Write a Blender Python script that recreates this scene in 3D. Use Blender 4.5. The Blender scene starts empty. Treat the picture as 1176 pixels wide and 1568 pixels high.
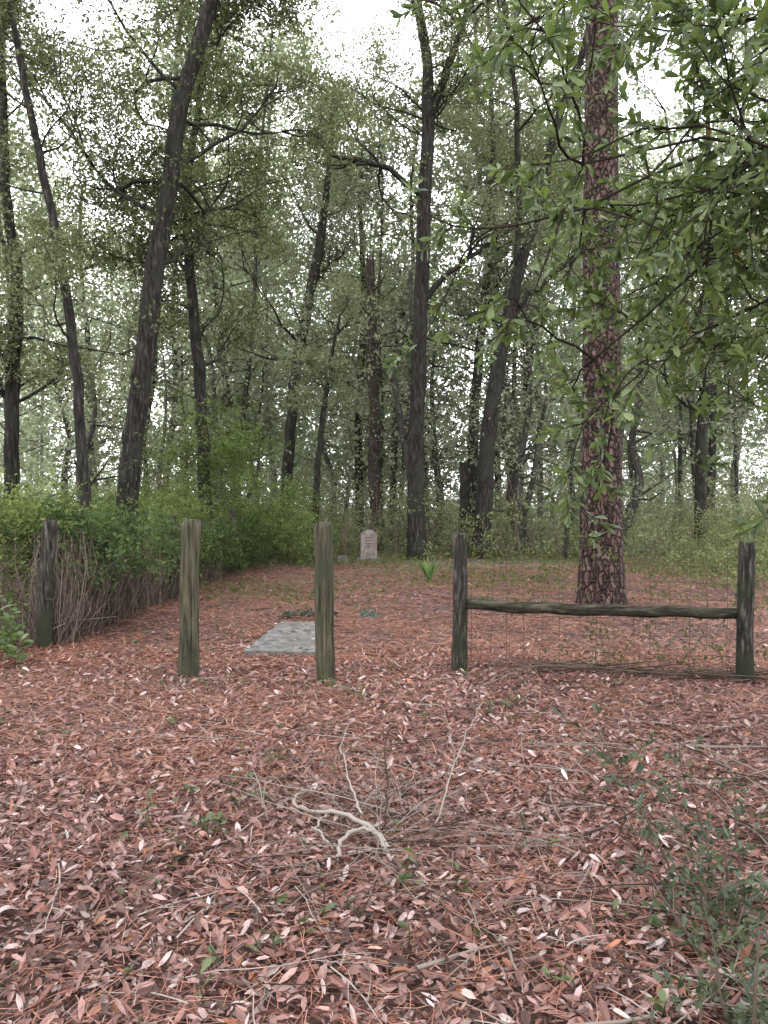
import bpy, numpy as np, math, time
T0=time.time()
rng=np.random.default_rng(11)
scene=bpy.context.scene
scene.view_settings.view_transform='Standard'
scene.view_settings.look='None'
scene.view_settings.exposure=0

# ---------------------------------------------------------------- helpers
def A(x): return np.asarray(x,dtype=np.float64)
def norm(v): return v/(np.linalg.norm(v,axis=-1,keepdims=True)+1e-9)

class MB:
    def __init__(s): s.v=[];s.q=[];s.c=[];s.m=[];s.n=0
    def add(s,v,q,c,m=0):
        v=A(v).reshape(-1,3); q=np.asarray(q,dtype=np.int64).reshape(-1,4)
        c=A(c)
        if c.ndim==1: c=np.tile(c,(len(v),1))
        s.v.append(v); s.q.append(q+s.n); s.c.append(c); s.m.append(np.full(len(q),m,dtype=np.int32)); s.n+=len(v)
    def obj(s,name,mats,smooth=False,parent=None):
        v=np.concatenate(s.v);q=np.concatenate(s.q);c=np.concatenate(s.c);m=np.concatenate(s.m)
        me=bpy.data.meshes.new(name)
        me.vertices.add(len(v)); me.vertices.foreach_set('co',v.astype(np.float32).ravel())
        me.loops.add(len(q)*4); me.loops.foreach_set('vertex_index',q.astype(np.int32).ravel())
        me.polygons.add(len(q))
        me.polygons.foreach_set('loop_start',np.arange(0,len(q)*4,4,dtype=np.int32))
        me.polygons.foreach_set('loop_total',np.full(len(q),4,dtype=np.int32))
        me.polygons.foreach_set('material_index',m)
        me.polygons.foreach_set('use_smooth',np.full(len(q),smooth) if not isinstance(smooth,set) else np.isin(m,list(smooth)))
        ca=me.color_attributes.new('Col','FLOAT_COLOR','POINT')
        ca.data.foreach_set('color',np.concatenate([c,np.ones((len(c),1))],1).astype(np.float32).ravel())
        for mt in mats: me.materials.append(mt)
        me.update(calc_edges=True)
        o=bpy.data.objects.new(name,me); scene.collection.objects.link(o)
        if parent: o.parent=parent
        return o

def tube(mb,path,rad,sides=6,col=(.1,.1,.1),m=0,rough=0.0,cap=False):
    P=A(path); R=np.broadcast_to(A(rad),(len(P),)).copy()
    if cap:
        P=np.vstack([P[:1],P,P[-1:]]); R=np.concatenate([[1e-4],R,[1e-4]])
    T=np.gradient(P,axis=0)
    if cap: T[0]=T[1]=P[2]-P[1]; T[-1]=T[-2]=P[-2]-P[-3]
    T=norm(T)
    ref=A([1,.1,.05]) if abs(T[0][0])<.8 else A([0,0,1])
    u=np.cross(T[0],ref); u/=np.linalg.norm(u)
    a=np.linspace(0,2*np.pi,sides,endpoint=False); ca,sa=np.cos(a)[:,None],np.sin(a)[:,None]
    V=[]
    for i in range(len(P)):
        u=u-T[i]*np.dot(u,T[i]); u/=np.linalg.norm(u)+1e-9
        w=np.cross(T[i],u)
        rr=R[i]*(1+rough*rng.uniform(-1,1,(sides,1))) if rough else R[i]
        V.append(P[i]+(ca*u+sa*w)*rr)
    V=np.concatenate(V)
    n=len(P); i=np.arange(n-1)[:,None]*sides; j=np.arange(sides)[None,:]; j2=(j+1)%sides
    q=np.stack([i+j,i+j2,i+sides+j2,i+sides+j],-1).reshape(-1,4)
    mb.add(V,q,col,m)

def resample(path,rad,n):
    P=A(path);R=A(rad)
    d=np.concatenate([[0],np.cumsum(np.linalg.norm(np.diff(P,axis=0),axis=1))])
    t=np.linspace(0,d[-1],n)
    Q=np.stack([np.interp(t,d,P[:,k]) for k in range(3)],1)
    for _ in range(2):
        Q[1:-1]=.25*Q[:-2]+.5*Q[1:-1]+.25*Q[2:]
    return Q,np.interp(t,d,R)

def leaves(mb,pos,dr,L,W,col,m=1,up=0.6,fold=0.15):
    N=len(pos); dr=norm(dr)
    nr=norm(rng.normal(size=(N,3))+A([0,0,up]))
    side=norm(np.cross(dr,nr)); nr=np.cross(side,dr)
    L=np.broadcast_to(L,(N,))[:,None]; W=np.broadcast_to(W,(N,))[:,None]
    v=np.stack([pos,pos+.5*L*dr+side*W*.5+nr*W*fold,pos+L*dr,pos+.5*L*dr-side*W*.5+nr*W*fold],1)
    q=np.arange(N*4).reshape(N,4)
    mb.add(v,q,np.repeat(col,4,axis=0),m)

def fine_leaves(mb,pos,dr,L,W,col,m=1,up=0.8,curl=0.2,nrm=None,st=(0,.3,.62,.86,1),wd=(.06,.62,1,.72,.05),fold=.18):
    N=len(pos); dr=norm(dr)
    nr=norm(rng.normal(size=(N,3))+A([0,0,up])) if nrm is None else nrm
    side=norm(np.cross(dr,nr)); nr=np.cross(side,dr)
    L=np.broadcast_to(L,(N,))[:,None]; W=np.broadcast_to(W,(N,))[:,None]
    curl=curl*rng.uniform(-1,1,(N,1)); tw=rng.uniform(-.35,.35,(N,1))
    K=len(st); vs=[]
    for t,w in zip(st,wd):
        c=pos+dr*L*t+nr*L*curl*(t*t)*1.0
        s2=side+nr*tw*(t-.4)*2
        vs+= [c+s2*W*.5*w+nr*W*fold*w, c, c-s2*W*.5*w+nr*W*fold*w]
    V=np.stack(vs,1)
    q=[]
    for k in range(K-1):
        b=3*k
        q+=[[b,b+1,b+4,b+3],[b+1,b+2,b+5,b+4]]
    q=np.array(q)[None]+ (np.arange(N)*3*K)[:,None,None]
    mb.add(V.reshape(-1,3),q.reshape(-1,4),np.repeat(col,3*K,axis=0),m)

def colmix(N,cols,wts,jit=.2):
    cols=A(cols); idx=rng.choice(len(cols),N,p=A(wts)/np.sum(wts))
    idx2=rng.choice(len(cols),N,p=A(wts)/np.sum(wts)); t=rng.uniform(0,.4,(N,1))
    c=cols[idx]*(1-t)+cols[idx2]*t
    return np.clip(c*rng.uniform(1-jit,1+jit,(N,1)),0,1)

def hfun(x,y):
    return 0.018*np.sin(x*1.3+.5)*np.sin(y*1.1)+0.012*np.sin(x*3.1+y*2.3)+0.03*np.sin(x*.35+1)*np.cos(y*.3)
def patch(x,y):
    return (np.sin(x*2.3+np.sin(y*1.7)*1.3)+np.sin(y*3.1+np.sin(x*2.9)*1.1)+np.sin(x*6.1-y*4.3)*.6+np.sin(x*.9+y*1.2))/3.6

# ---------------------------------------------------------------- materials
def mat(name): 
    m=bpy.data.materials.new(name); m.use_nodes=True
    nt=m.node_tree; b=nt.nodes['Principled BSDF']; return m,nt,b
def nn(nt,t,**k):
    n=nt.nodes.new(t)
    for a,v in k.items(): setattr(n,a,v)
    return n
def leafmat(name,rough=.45,trans=.35,spec=.5,noise=False,simple=False):
    m,nt,b=mat(name); L=nt.links
    at=nn(nt,'ShaderNodeAttribute',attribute_name='Col'); src=at.outputs['Color']
    if simple:
        nt.nodes.remove(b); b=nn(nt,'ShaderNodeBsdfDiffuse'); L.new(src,b.inputs['Color'])
        L.new(b.outputs[0],nt.nodes['Material Output'].inputs['Surface'])
    else:
        if noise:
            no=nn(nt,'ShaderNodeTexNoise'); no.inputs['Scale'].default_value=45; no.inputs['Detail'].default_value=1
            tc=nn(nt,'ShaderNodeTexCoord'); L.new(tc.outputs['Object'],no.inputs['Vector'])
            mr=nn(nt,'ShaderNodeMapRange'); mr.inputs[3].default_value=.6; mr.inputs[4].default_value=1.4
            L.new(no.outputs['Fac'],mr.inputs[0])
            vm=nn(nt,'ShaderNodeVectorMath',operation='SCALE'); L.new(src,vm.inputs[0]); L.new(mr.outputs[0],vm.inputs['Scale']); src=vm.outputs[0]
        L.new(src,b.inputs['Base Color']); b.inputs['Roughness'].default_value=rough
        b.inputs['Specular IOR Level'].default_value=spec
    if trans>0:
        tr=nn(nt,'ShaderNodeBsdfTranslucent'); vm2=nn(nt,'ShaderNodeVectorMath',operation='MULTIPLY')
        vm2.inputs[1].default_value=(1.4,1.45,1.05); L.new(src,vm2.inputs[0]); L.new(vm2.outputs[0],tr.inputs['Color'])
        mx=nn(nt,'ShaderNodeMixShader'); mx.inputs[0].default_value=trans
        L.new(b.outputs[0],mx.inputs[1]); L.new(tr.outputs[0],mx.inputs[2])
        L.new(mx.outputs[0],nt.nodes['Material Output'].inputs['Surface'])
    return m
def barkmat(name,c1,c2,c3,sc=(14,14,2.5),bump=.6,moss=None):
    m,nt,b=mat(name); L=nt.links
    tc=nn(nt,'ShaderNodeTexCoord'); mp=nn(nt,'ShaderNodeMapping'); mp.inputs['Scale'].default_value=sc
    L.new(tc.outputs['Object'],mp.inputs['Vector'])
    n1=nn(nt,'ShaderNodeTexNoise'); n1.inputs['Scale'].default_value=1.6; n1.inputs['Detail'].default_value=5; n1.inputs['Roughness'].default_value=.65
    L.new(mp.outputs[0],n1.inputs['Vector'])
    cr=nn(nt,'ShaderNodeValToRGB'); e=cr.color_ramp.elements
    e[0].position=.36; e[0].color=(*c1,1); e[1].position=.68; e[1].color=(*c3,1)
    x=cr.color_ramp.elements.new(.52); x.color=(*c2,1)
    L.new(n1.outputs['Fac'],cr.inputs[0])
    n2=nn(nt,'ShaderNodeTexNoise'); n2.inputs['Scale'].default_value=1.7; n2.inputs['Detail'].default_value=3
    L.new(tc.outputs['Object'],n2.inputs['Vector'])
    cr2=nn(nt,'ShaderNodeValToRGB'); cr2.color_ramp.elements[0].position=.5; cr2.color_ramp.elements[1].position=.68
    L.new(n2.outputs['Fac'],cr2.inputs[0])
    mx=nn(nt,'ShaderNodeMix',data_type='RGBA'); L.new(cr2.outputs[0],mx.inputs[0]); L.new(cr.outputs[0],mx.inputs[6])
    mx.inputs[7].default_value=(*(moss or c2),1)
    L.new(mx.outputs[2],b.inputs['Base Color']); b.inputs['Roughness'].default_value=.9; b.inputs['Specular IOR Level'].default_value=.2
    bp=nn(nt,'ShaderNodeBump'); bp.inputs['Strength'].default_value=bump; bp.inputs['Distance'].default_value=.04
    L.new(n1.outputs['Fac'],bp.inputs['Height']); L.new(bp.outputs[0],b.inputs['Normal'])
    return m
M_leaf=leafmat('oak_leaf',trans=.4,simple=True)
M_far=leafmat('distant_leaf',trans=.4,simple=True)
M_near=leafmat('near_leaf',rough=.33,trans=.35,spec=.45)
M_litter=leafmat('dead_leaf',rough=.55,trans=0,spec=.35,noise=True)
M_bark=barkmat('oak_bark',(.006,.005,.0045),(.020,.017,.0145),(.062,.054,.047),moss=(.024,.026,.018))
M_barkfar=barkmat('hazed_bark',(.06,.056,.05),(.12,.112,.10),(.20,.19,.175))  # far trunks: haze painted into the bark as paler, greyer tones
M_twig=leafmat('twig_bark',trans=0,simple=True)

# pine bark
m,nt,b=mat('pine_bark'); L=nt.links; M_pine=m
tc=nn(nt,'ShaderNodeTexCoord'); mp=nn(nt,'ShaderNodeMapping'); mp.inputs['Scale'].default_value=(16,16,6)
nz=nn(nt,'ShaderNodeTexNoise'); nz.inputs['Scale'].default_value=6; nz.inputs['Detail'].default_value=4
L.new(tc.outputs['Object'],nz.inputs['Vector'])
ad=nn(nt,'ShaderNodeVectorMath',operation='MULTIPLY_ADD'); ad.inputs[1].default_value=(.16,.16,.4); L.new(nz.outputs['Color'],ad.inputs[0]); L.new(tc.outputs['Object'],ad.inputs[2])
L.new(ad.outputs[0],mp.inputs['Vector'])
vo=nn(nt,'ShaderNodeTexVoronoi',feature='DISTANCE_TO_EDGE'); L.new(mp.outputs[0],vo.inputs['Vector']); vo.inputs['Scale'].default_value=1
vc=nn(nt,'ShaderNodeTexVoronoi'); L.new(mp.outputs[0],vc.inputs['Vector']); vc.inputs['Scale'].default_value=1
cr=nn(nt,'ShaderNodeValToRGB'); e=cr.color_ramp.elements; e[0].position=.02;e[0].color=(.10,.08,.08,1); e[1].position=.22; e[1].color=(1,1,1,1)
L.new(vo.outputs['Distance'],cr.inputs[0])
cr2=nn(nt,'ShaderNodeValToRGB'); e=cr2.color_ramp.elements; e[0].position=.3; e[0].color=(.045,.026,.022,1); e[1].position=.75; e[1].color=(.145,.10,.088,1); x=e.new(.5); x.color=(.085,.050,.042,1)
n3=nn(nt,'ShaderNodeTexNoise'); n3.inputs['Scale'].default_value=26; n3.inputs['Detail'].default_value=5; L.new(tc.outputs['Object'],n3.inputs['Vector'])
mxa=nn(nt,'ShaderNodeMix',data_type='FLOAT'); mxa.inputs[0].default_value=.5; 
sp=nn(nt,'ShaderNodeSeparateColor'); L.new(vc.outputs['Color'],sp.inputs[0]); L.new(sp.outputs[0],mxa.inputs[2]); L.new(n3.outputs['Fac'],mxa.inputs[3])
L.new(mxa.outputs[0],cr2.inputs[0])
mul=nn(nt,'ShaderNodeMix',data_type='RGBA',blend_type='MULTIPLY'); mul.inputs[0].default_value=1; L.new(cr.outputs[0],mul.inputs[6]); L.new(cr2.outputs[0],mul.inputs[7])
L.new(mul.outputs[2],b.inputs['Base Color']); b.inputs['Roughness'].default_value=.85; b.inputs['Specular IOR Level'].default_value=.2
hm=nn(nt,'ShaderNodeMath',operation='MINIMUM'); hm.inputs[1].default_value=.25; L.new(vo.outputs['Distance'],hm.inputs[0])
hh=nn(nt,'ShaderNodeMath',operation='MULTIPLY_ADD'); hh.inputs[1].default_value=.2; L.new(n3.outputs['Fac'],hh.inputs[0]); L.new(hm.outputs[0],hh.inputs[2])
bp=nn(nt,'ShaderNodeBump'); bp.inputs['Strength'].default_value=.9; bp.inputs['Distance'].default_value=.12; L.new(hh.outputs[0],bp.inputs['Height']); L.new(bp.outputs[0],b.inputs['Normal'])

M_post=barkmat('weathered_wood',(.016,.014,.010),(.060,.054,.034),(.11,.098,.066),sc=(26,26,1.6),bump=.35,moss=(.036,.042,.023))
M_postdark=barkmat('lichen_wood',(.010,.008,.006),(.034,.03,.024),(.12,.11,.095),sc=(26,26,4),bump=.7,moss=(.026,.032,.018))
M_stone=barkmat('weathered_marble',(.10,.085,.075),(.18,.152,.14),(.25,.22,.205),sc=(6,6,4),bump=.15,moss=(.16,.11,.09))
M_conc=barkmat('weathered_concrete',(.065,.06,.056),(.135,.13,.126),(.18,.177,.178),sc=(7,7,7),bump=.25,moss=(.11,.105,.092))
M_wire=barkmat('rusty_wire',(.03,.02,.017),(.07,.055,.047),(.11,.095,.085),bump=.1)

# ground material
m,nt,b=mat('forest_floor'); L=nt.links; M_ground=m
tc=nn(nt,'ShaderNodeTexCoord')
n1=nn(nt,'ShaderNodeTexNoise'); n1.inputs['Scale'].default_value=18; n1.inputs['Detail'].default_value=7; n1.inputs['Roughness'].default_value=.75; L.new(tc.outputs['Object'],n1.inputs['Vector'])
cr=nn(nt,'ShaderNodeValToRGB'); e=cr.color_ramp.elements; e[0].position=.35; e[0].color=(.018,.011,.009,1); e[1].position=.7; e[1].color=(.18,.095,.072,1); x=e.new(.5); x.color=(.07,.032,.024,1)
L.new(n1.outputs['Fac'],cr.inputs[0])
n2=nn(nt,'ShaderNodeTexNoise'); n2.inputs['Scale'].default_value=.45; n2.inputs['Detail'].default_value=5; n2.inputs['Roughness'].default_value=.6; L.new(tc.outputs['Object'],n2.inputs['Vector'])
sx=nn(nt,'ShaderNodeSeparateXYZ'); L.new(tc.outputs['Object'],sx.inputs[0])
mr=nn(nt,'ShaderNodeMapRange'); mr.inputs[1].default_value=8; mr.inputs[2].default_value=24; mr.inputs[3].default_value=-.14; mr.inputs[4].default_value=.28; L.new(sx.outputs[1],mr.inputs[0])
am=nn(nt,'ShaderNodeMath',operation='ADD'); L.new(n2.outputs['Fac'],am.inputs[0]); L.new(mr.outputs[0],am.inputs[1])
cr2=nn(nt,'ShaderNodeValToRGB'); cr2.color_ramp.elements[0].position=.55; cr2.color_ramp.elements[1].position=.75; L.new(am.outputs[0],cr2.inputs[0])
mx=nn(nt,'ShaderNodeMix',data_type='RGBA'); L.new(cr2.outputs[0],mx.inputs[0]); L.new(cr.outputs[0],mx.inputs[6]); mx.inputs[7].default_value=(.08,.078,.038,1)
L.new(mx.outputs[2],b.inputs['Base Color']); b.inputs['Roughness'].default_value=.9
bp=nn(nt,'ShaderNodeBump'); bp.inputs['Strength'].default_value=.6; bp.inputs['Distance'].default_value=.03; L.new(n1.outputs['Fac'],bp.inputs['Height']); L.new(bp.outputs[0],b.inputs['Normal'])

# ---------------------------------------------------------------- ground
xs=np.concatenate([[-200,-120,-70,-40],np.linspace(-22,22,221),[40,70,120,200]])
ys=np.concatenate([[-60,-30,-10],np.linspace(-2,30,161),[40,60,100,160,250]])
X,Y=np.meshgrid(xs,ys,indexing='ij'); Z=hfun(X,Y)
g=MB(); nx,ny=X.shape; i=np.arange(nx-1)[:,None]*ny; j=np.arange(ny-1)[None]
g.add(np.stack([X,Y,Z],-1),np.stack([i+j,i+ny+j,i+ny+j+1,i+j+1],-1),(.2,.1,.08))
g.obj('ground',[M_ground],smooth=True)

# ---------------------------------------------------------------- leaf litter
PINK=[(.27,.155,.137),(.19,.086,.069),(.38,.285,.268),(.048,.025,.020),(.23,.092,.045),(.115,.054,.044),(.47,.40,.39)]
WT=[.28,.25,.13,.18,.05,.22,.03]
WFAR=[.20,.34,.035,.20,.05,.26,.0]
lit=MB()
def scatter(x0,x1,y0,y1,n,pw=1.0):
    y=y0+(y1-y0)*rng.uniform(0,1,n)**pw; x=rng.uniform(x0,x1,n)
    return x,y
def ground_leaves(n,x0,x1,y0,y1,Lm,fine=True,pw=1.0,zs=.045,w=(.28,.46),wt=WT):
    x,y=scatter(x0,x1,y0,y1,n,pw)
    k=np.abs(x)<y*.62+1.3; x=x[k];y=y[k]
    k=rng.uniform(0,1,len(x))<.85+.35*patch(x,y); x=x[k];y=y[k];N=len(x)
    z=hfun(x,y)+rng.uniform(.004,zs,N)
    a=rng.uniform(0,2*np.pi,N); d=np.stack([np.cos(a),np.sin(a),rng.normal(0,.28,N)],1)
    Ls=Lm*rng.uniform(.3,1.4,N); Ws=Ls*rng.uniform(*w,N)
    c=colmix(N,PINK,wt,.25)*(1+.22*patch(x*.7+3,y*.7))[:,None]
    if fine: fine_leaves(lit,np.stack([x,y,z],1),d,Ls,Ws,c,m=0,up=1.9,curl=.5,fold=.25,st=(0,.35,.75,1),wd=(.08,.85,.85,.05))
    else: leaves(lit,np.stack([x,y,z],1),d,Ls,Ws,c,m=0,up=2.4)
ground_leaves(56000,-3.2,3.2,1.2,4.5,.052)
ground_leaves(44000,-5,5,4.2,8,.053,pw=1.2)
ground_leaves(26000,-8,9,7.0,22,.06,fine=False,pw=1.4,wt=WFAR)
lit.obj('leaf_litter',[M_litter],smooth=False)

# pine needles
nd=MB()
def needles(n,x0,x1,y0,y1,w,pw=1.0,zs=.05):
    x,y=scatter(x0,x1,y0,y1,n,pw); k=np.abs(x)<y*.6+1.; x=x[k];y=y[k]
    k=rng.uniform(0,1,len(x))<.8-.5*patch(x,y); x=x[k];y=y[k];N=len(x)
    a=rng.uniform(0,2*np.pi,N); L=rng.uniform(.10,.24,N)
    d=np.stack([np.cos(a),np.sin(a),rng.normal(0,.08,N)],1)
    p=np.stack([x,y,hfun(x,y)+rng.uniform(.02,zs,N)],1)
    s=np.stack([-np.sin(a),np.cos(a),np.zeros(N)],1)*w*.5
    mid=p+d*L[:,None]*.5+s/w*rng.uniform(-.02,.02,(N,1))*2; e=p+d*L[:,None]
    V=np.stack([p-s,p+s,mid-s,mid+s,e-s,e+s],1)
    q=np.array([[0,1,3,2],[2,3,5,4]])[None]+(np.arange(N)*6)[:,None,None]
    c=colmix(N,[(.28,.115,.075),(.19,.07,.048),(.38,.21,.155),(.08,.034,.027)],[.4,.3,.2,.15],.2)
    nd.add(V.reshape(-1,3),q,np.repeat(c,6,axis=0))
needles(14000,-3,3,1.2,4.5,.0022)
needles(32000,-5,5,4,8,.004)
needles(54000,-4,10,7,18,.008,pw=1.3)
nd.obj('pine_needle_litter',[M_litter])

# ---------------------------------------------------------------- small twigs on the ground
tw=MB()
def stick(x,y,a,L,r,col,z=.03,lift=.0,bend=.25,mb=None,branches=0):
    mb=mb or tw
    n=7; d=A([math.cos(a),math.sin(a),lift]); p=A([x,y,hfun(x,y)+z]); pts=[p.copy()]
    for k in range(n-1):
        d=norm(d+rng.normal(0,bend*.4,3)*A([1,1,.35])-A([0,0,lift*.12])); p=p+d*L/(n-1); p[2]=max(p[2],hfun(p[0],p[1])+.03); pts.append(p.copy())
    tube(mb,pts,np.linspace(r,r*.35,n),5,col,0)
    for _ in range(branches):
        k=rng.integers(1,n-1); q=pts[k]
        stick(q[0],q[1],a+rng.choice([-1,1])*rng.uniform(.4,1),L*rng.uniform(.25,.5),r*.55,col,z=max(.01,q[2]-hfun(q[0],q[1])),lift=lift,bend=bend,mb=mb)
G1=(.19,.155,.135);G2=(.040,.028,.023);G3=(.30,.26,.235)
for _ in range(480):
    y=1.4+rng.uniform(0,1)**1.2*7; x=rng.normal(.3,1.7)
    stick(x,y,rng.uniform(0,6.28),rng.uniform(.12,.6),rng.uniform(.0013,.004),[G1,G2,G3][rng.integers(3)],z=rng.uniform(.035,.055),branches=rng.integers(0,3))
stick(-.86,3.12,.6,.28,.010,(.03,.022,.018),z=.045,bend=.1)
stick(1.75,4.6,-.1,.8,.012,G1,branches=2,z=.05); stick(1.6,3.9,.3,.7,.010,G1,branches=3,z=.05)
stick(.1,2.35,.35,.4,.008,G1,bend=.2,z=.05); stick(.38,2.5,-1.2,.28,.006,G1,z=.05)
for _ in range(90):
    stick(rng.uniform(.7,2.2),rng.uniform(1.9,4.6),rng.uniform(0,6.28),rng.uniform(.3,.8),rng.uniform(.002,.006),[G1,G2,G1][rng.integers(3)],branches=2,lift=.1,z=.05)
tw.obj('fallen_twigs',[M_twig],smooth=True)

fb=MB(); PALE=(.25,.22,.195)
def rootp(pts,r0,r1,col=PALE,n=22):
    P,R=resample(pts,np.linspace(r0,r1,len(pts)),n); P+=rng.normal(0,.005,P.shape); P[:,2]+=.03
    R=R*rng.uniform(.8,1.2,n)
    tube(fb,P,R,8,col,0,rough=.12)
rootp([(-.40,3.80,.05),(-.43,3.66,.05),(-.41,3.55,.05),(-.27,3.50,.06),(-.14,3.43,.07),(-.05,3.30,.07),(.02,3.18,.03)],.006,.013)
rootp([(-.19,3.10,.02),(-.18,3.24,.05),(-.10,3.31,.07),(-.02,3.25,.06),(.0,3.15,.03)],.009,.008,PALE)
rootp([(-.27,3.5,.05),(-.3,3.35,.04),(-.22,3.2,.03)],.006,.004,PALE)
rootp([(-.10,3.42,.08),(-.17,3.7,.14),(-.23,4.0,.19),(-.20,4.3,.22)],.005,.002)
rootp([(.0,3.3,.06),(.02,3.7,.12),(.0,4.1,.18),(.05,4.4,.20)],.005,.002,G2)
rootp([(.23,3.4,.04),(.32,3.8,.10),(.46,4.3,.17),(.62,4.9,.20)],.0045,.002,PALE)
rootp([(.38,4.0,.10),(.38,4.4,.17),(.36,4.8,.22)],.0035,.0015,G1)
for k in range(70):
    a=rng.uniform(-.3,3.4) 
    stick(rng.normal(-.05,.2),rng.normal(3.4,.22),a,rng.uniform(.3,.95),rng.uniform(.0014,.0032),[PALE,G1,G1,G2,(.10,.07,.055)][k%5],z=.05,lift=rng.uniform(.0,.28),mb=fb,branches=2)
for k in range(30):
    stick(rng.normal(-.05,.22),rng.normal(3.1,.15),rng.uniform(3.2,6.2),rng.uniform(.2,.7),.0022,[G2,G1][k%2],z=.05,lift=.05,mb=fb,branches=2)
fb.obj('fallen_branch',[M_twig],smooth=True)

# ---------------------------------------------------------------- seedlings, weeds
sd=MB()
def sprig(mb,x,y,h,nl,Ls,cols,spread=.5,stem=(.07,.07,.04),lean=.25,wr=.42,m=0):
    z0=hfun(x,y); d=A([rng.normal(0,lean),rng.normal(0,lean),1]); p=A([x,y,z0]); pts=[p.copy()]
    for k in range(5):
        d=norm(d+rng.normal(0,.12,3)); p=p+d*h/5; pts.append(p.copy())
    tube(mb,pts,np.linspace(.0035,.0015,6)*(1+h),4,stem,0)
    P=A(pts); t=rng.uniform(.25,1,nl)*5; i0=np.minimum(t.astype(int),4); pos=P[i0]+(P[i0+1]-P[i0])*(t-i0)[:,None]
    a=rng.uniform(0,6.28,nl); dd=np.stack([np.cos(a),np.sin(a),rng.uniform(-.2,.7,nl)],1)
    c=colmix(nl,cols,[1]*len(cols),.2)
    L_=Ls*rng.uniform(.6,1.3,nl); fine_leaves(mb,pos,dd,L_,L_*wr,c,m=m,up=1.2)
GRN=[(.08,.10,.038),(.10,.125,.048),(.055,.075,.032)]
for _ in range(330):
    y=1.5+rng.uniform(0,1)*8.5; x=rng.uniform(-.55,.6)*y
    sprig(sd,x,y,rng.uniform(.05,.13),rng.integers(2,6),rng.uniform(.025,.05),GRN)
for (x,y) in [(-.72,3.9),(-.62,3.75),(-.75,3.4),(.75,5.4),(.95,5.6),(-.55,4.3),(.9,2.5),(-.1,2.75),(-.35,2.45),(.15,2.9),(-1.7,6.3),(-.5,6.2),(-.3,6.0),(.7,6.5)]:
    for _ in range(4): sprig(sd,x+rng.normal(0,.08),y+rng.normal(0,.06),.10,4,.048,GRN)
sd.obj('seedlings',[M_near],smooth=True)

wd=MB()
n=22000; y=8.5+rng.uniform(0,1,n)**.6*14; x=rng.uniform(-4,11,n)
msk=(np.sin(x*1.1+y*.8)+np.sin(x*.5-y*.9+1)+rng.normal(0,.8,n))>1.2-(y-9)*.15
x=x[msk];y=y[msk]; N=len(x)
a=rng.uniform(0,6.28,N)
leaves(wd,np.stack([x,y,hfun(x,y)+rng.uniform(.0,.09,N)],1),np.stack([np.cos(a),np.sin(a),rng.uniform(.1,1.4,N)],1),rng.uniform(.05,.13,N),.035,colmix(N,[(.11,.12,.05),(.15,.14,.065),(.07,.09,.04)],[1,1,1]),m=0)
wd.obj('ground_weeds',[M_leaf])

# ---------------------------------------------------------------- fence
def post(x,y,h,r,matl,lean=(0,0),sides=20):
    mb=MB(); n=26; zz=np.linspace(-.15,h,n)
    P=np.stack([x+lean[0]*zz/h+.004*np.sin(zz*5+x*7),y+lean[1]*zz/h+0*zz,zz],1)
    R=r*(1+.03*np.sin(zz*4.3+x*3)+.02*np.sin(zz*11))*np.linspace(1.05,.97,n)
    R[-1]*=.9
    a=np.linspace(0,2*np.pi,sides,endpoint=False); ph=rng.uniform(0,6)
    V=[]
    for k in range(n):
        rr=R[k]*(1+.045*np.sin(3*a+ph)+.02*np.sin(7*a+ph*2+zz[k])-.16*np.exp(-((np.mod(a-ph+zz[k]*.15,2*np.pi)-2.0)/.10)**2))
        z=P[k,2]+ (0.012*np.sin(2*a+ph)+.008*rng.normal(size=sides) if k>=n-2 else 0)
        V.append(np.stack([P[k,0]+np.cos(a)*rr,P[k,1]+np.sin(a)*rr,np.broadcast_to(z,a.shape)],1))
    c=A([[P[-1,0],P[-1,1],P[-1,2]+.004]]); V.append(np.repeat(c,sides,0)+np.stack([np.cos(a),np.sin(a),0*a],1)*.004)
    V=np.concatenate(V); i=np.arange(n)[:,None]*sides; j=np.arange(sides)[None]; j2=(j+1)%sides
    mb.add(V,np.stack([i+j,i+j2,i+sides+j2,i+sides+j],-1),(.1,.1,.1)); 
    return mb.obj('wooden_fence_post',[matl],smooth=True)
post(-3.40,7.68,1.32,.070,M_postdark,(.06,0))
post(-1.70,6.67,1.35,.083,M_post,(.03,0))
post(-.48,6.43,1.33,.078,M_post,(-.03,0))
post(.67,6.80,1.23,.066,M_postdark,(0,0))
post(3.03,6.45,1.16,.068,M_postdark,(.01,0))
post(-3.15,16,1.40,.06,M_postdark); post(-3.25,11.8,1.3,.06,M_postdark)
post(5.95,25,1.35,.09,M_postdark); post(4.75,20,1.3,.07,M_postdark)
rl=MB()
pts=[(.735,6.80,.605),(1.2,6.74,.585),(1.9,6.63,.57),(2.5,6.54,.575),(2.97,6.47,.565)]
P,R=resample(pts,[.047,.052,.049,.050,.044],30); P[:,2]+=.006*np.sin(np.arange(30)*.9)
tube(rl,P,R,14,(.1,.1,.1),0,rough=.03,cap=True)
M_rail=barkmat('mossy_rail_wood',(.010,.008,.006),(.036,.032,.022),(.10,.088,.062),sc=(2.5,20,20),bump=.5,moss=(.030,.035,.018))
rl.obj('wooden_fence_rail',[M_rail],smooth=True)

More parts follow.
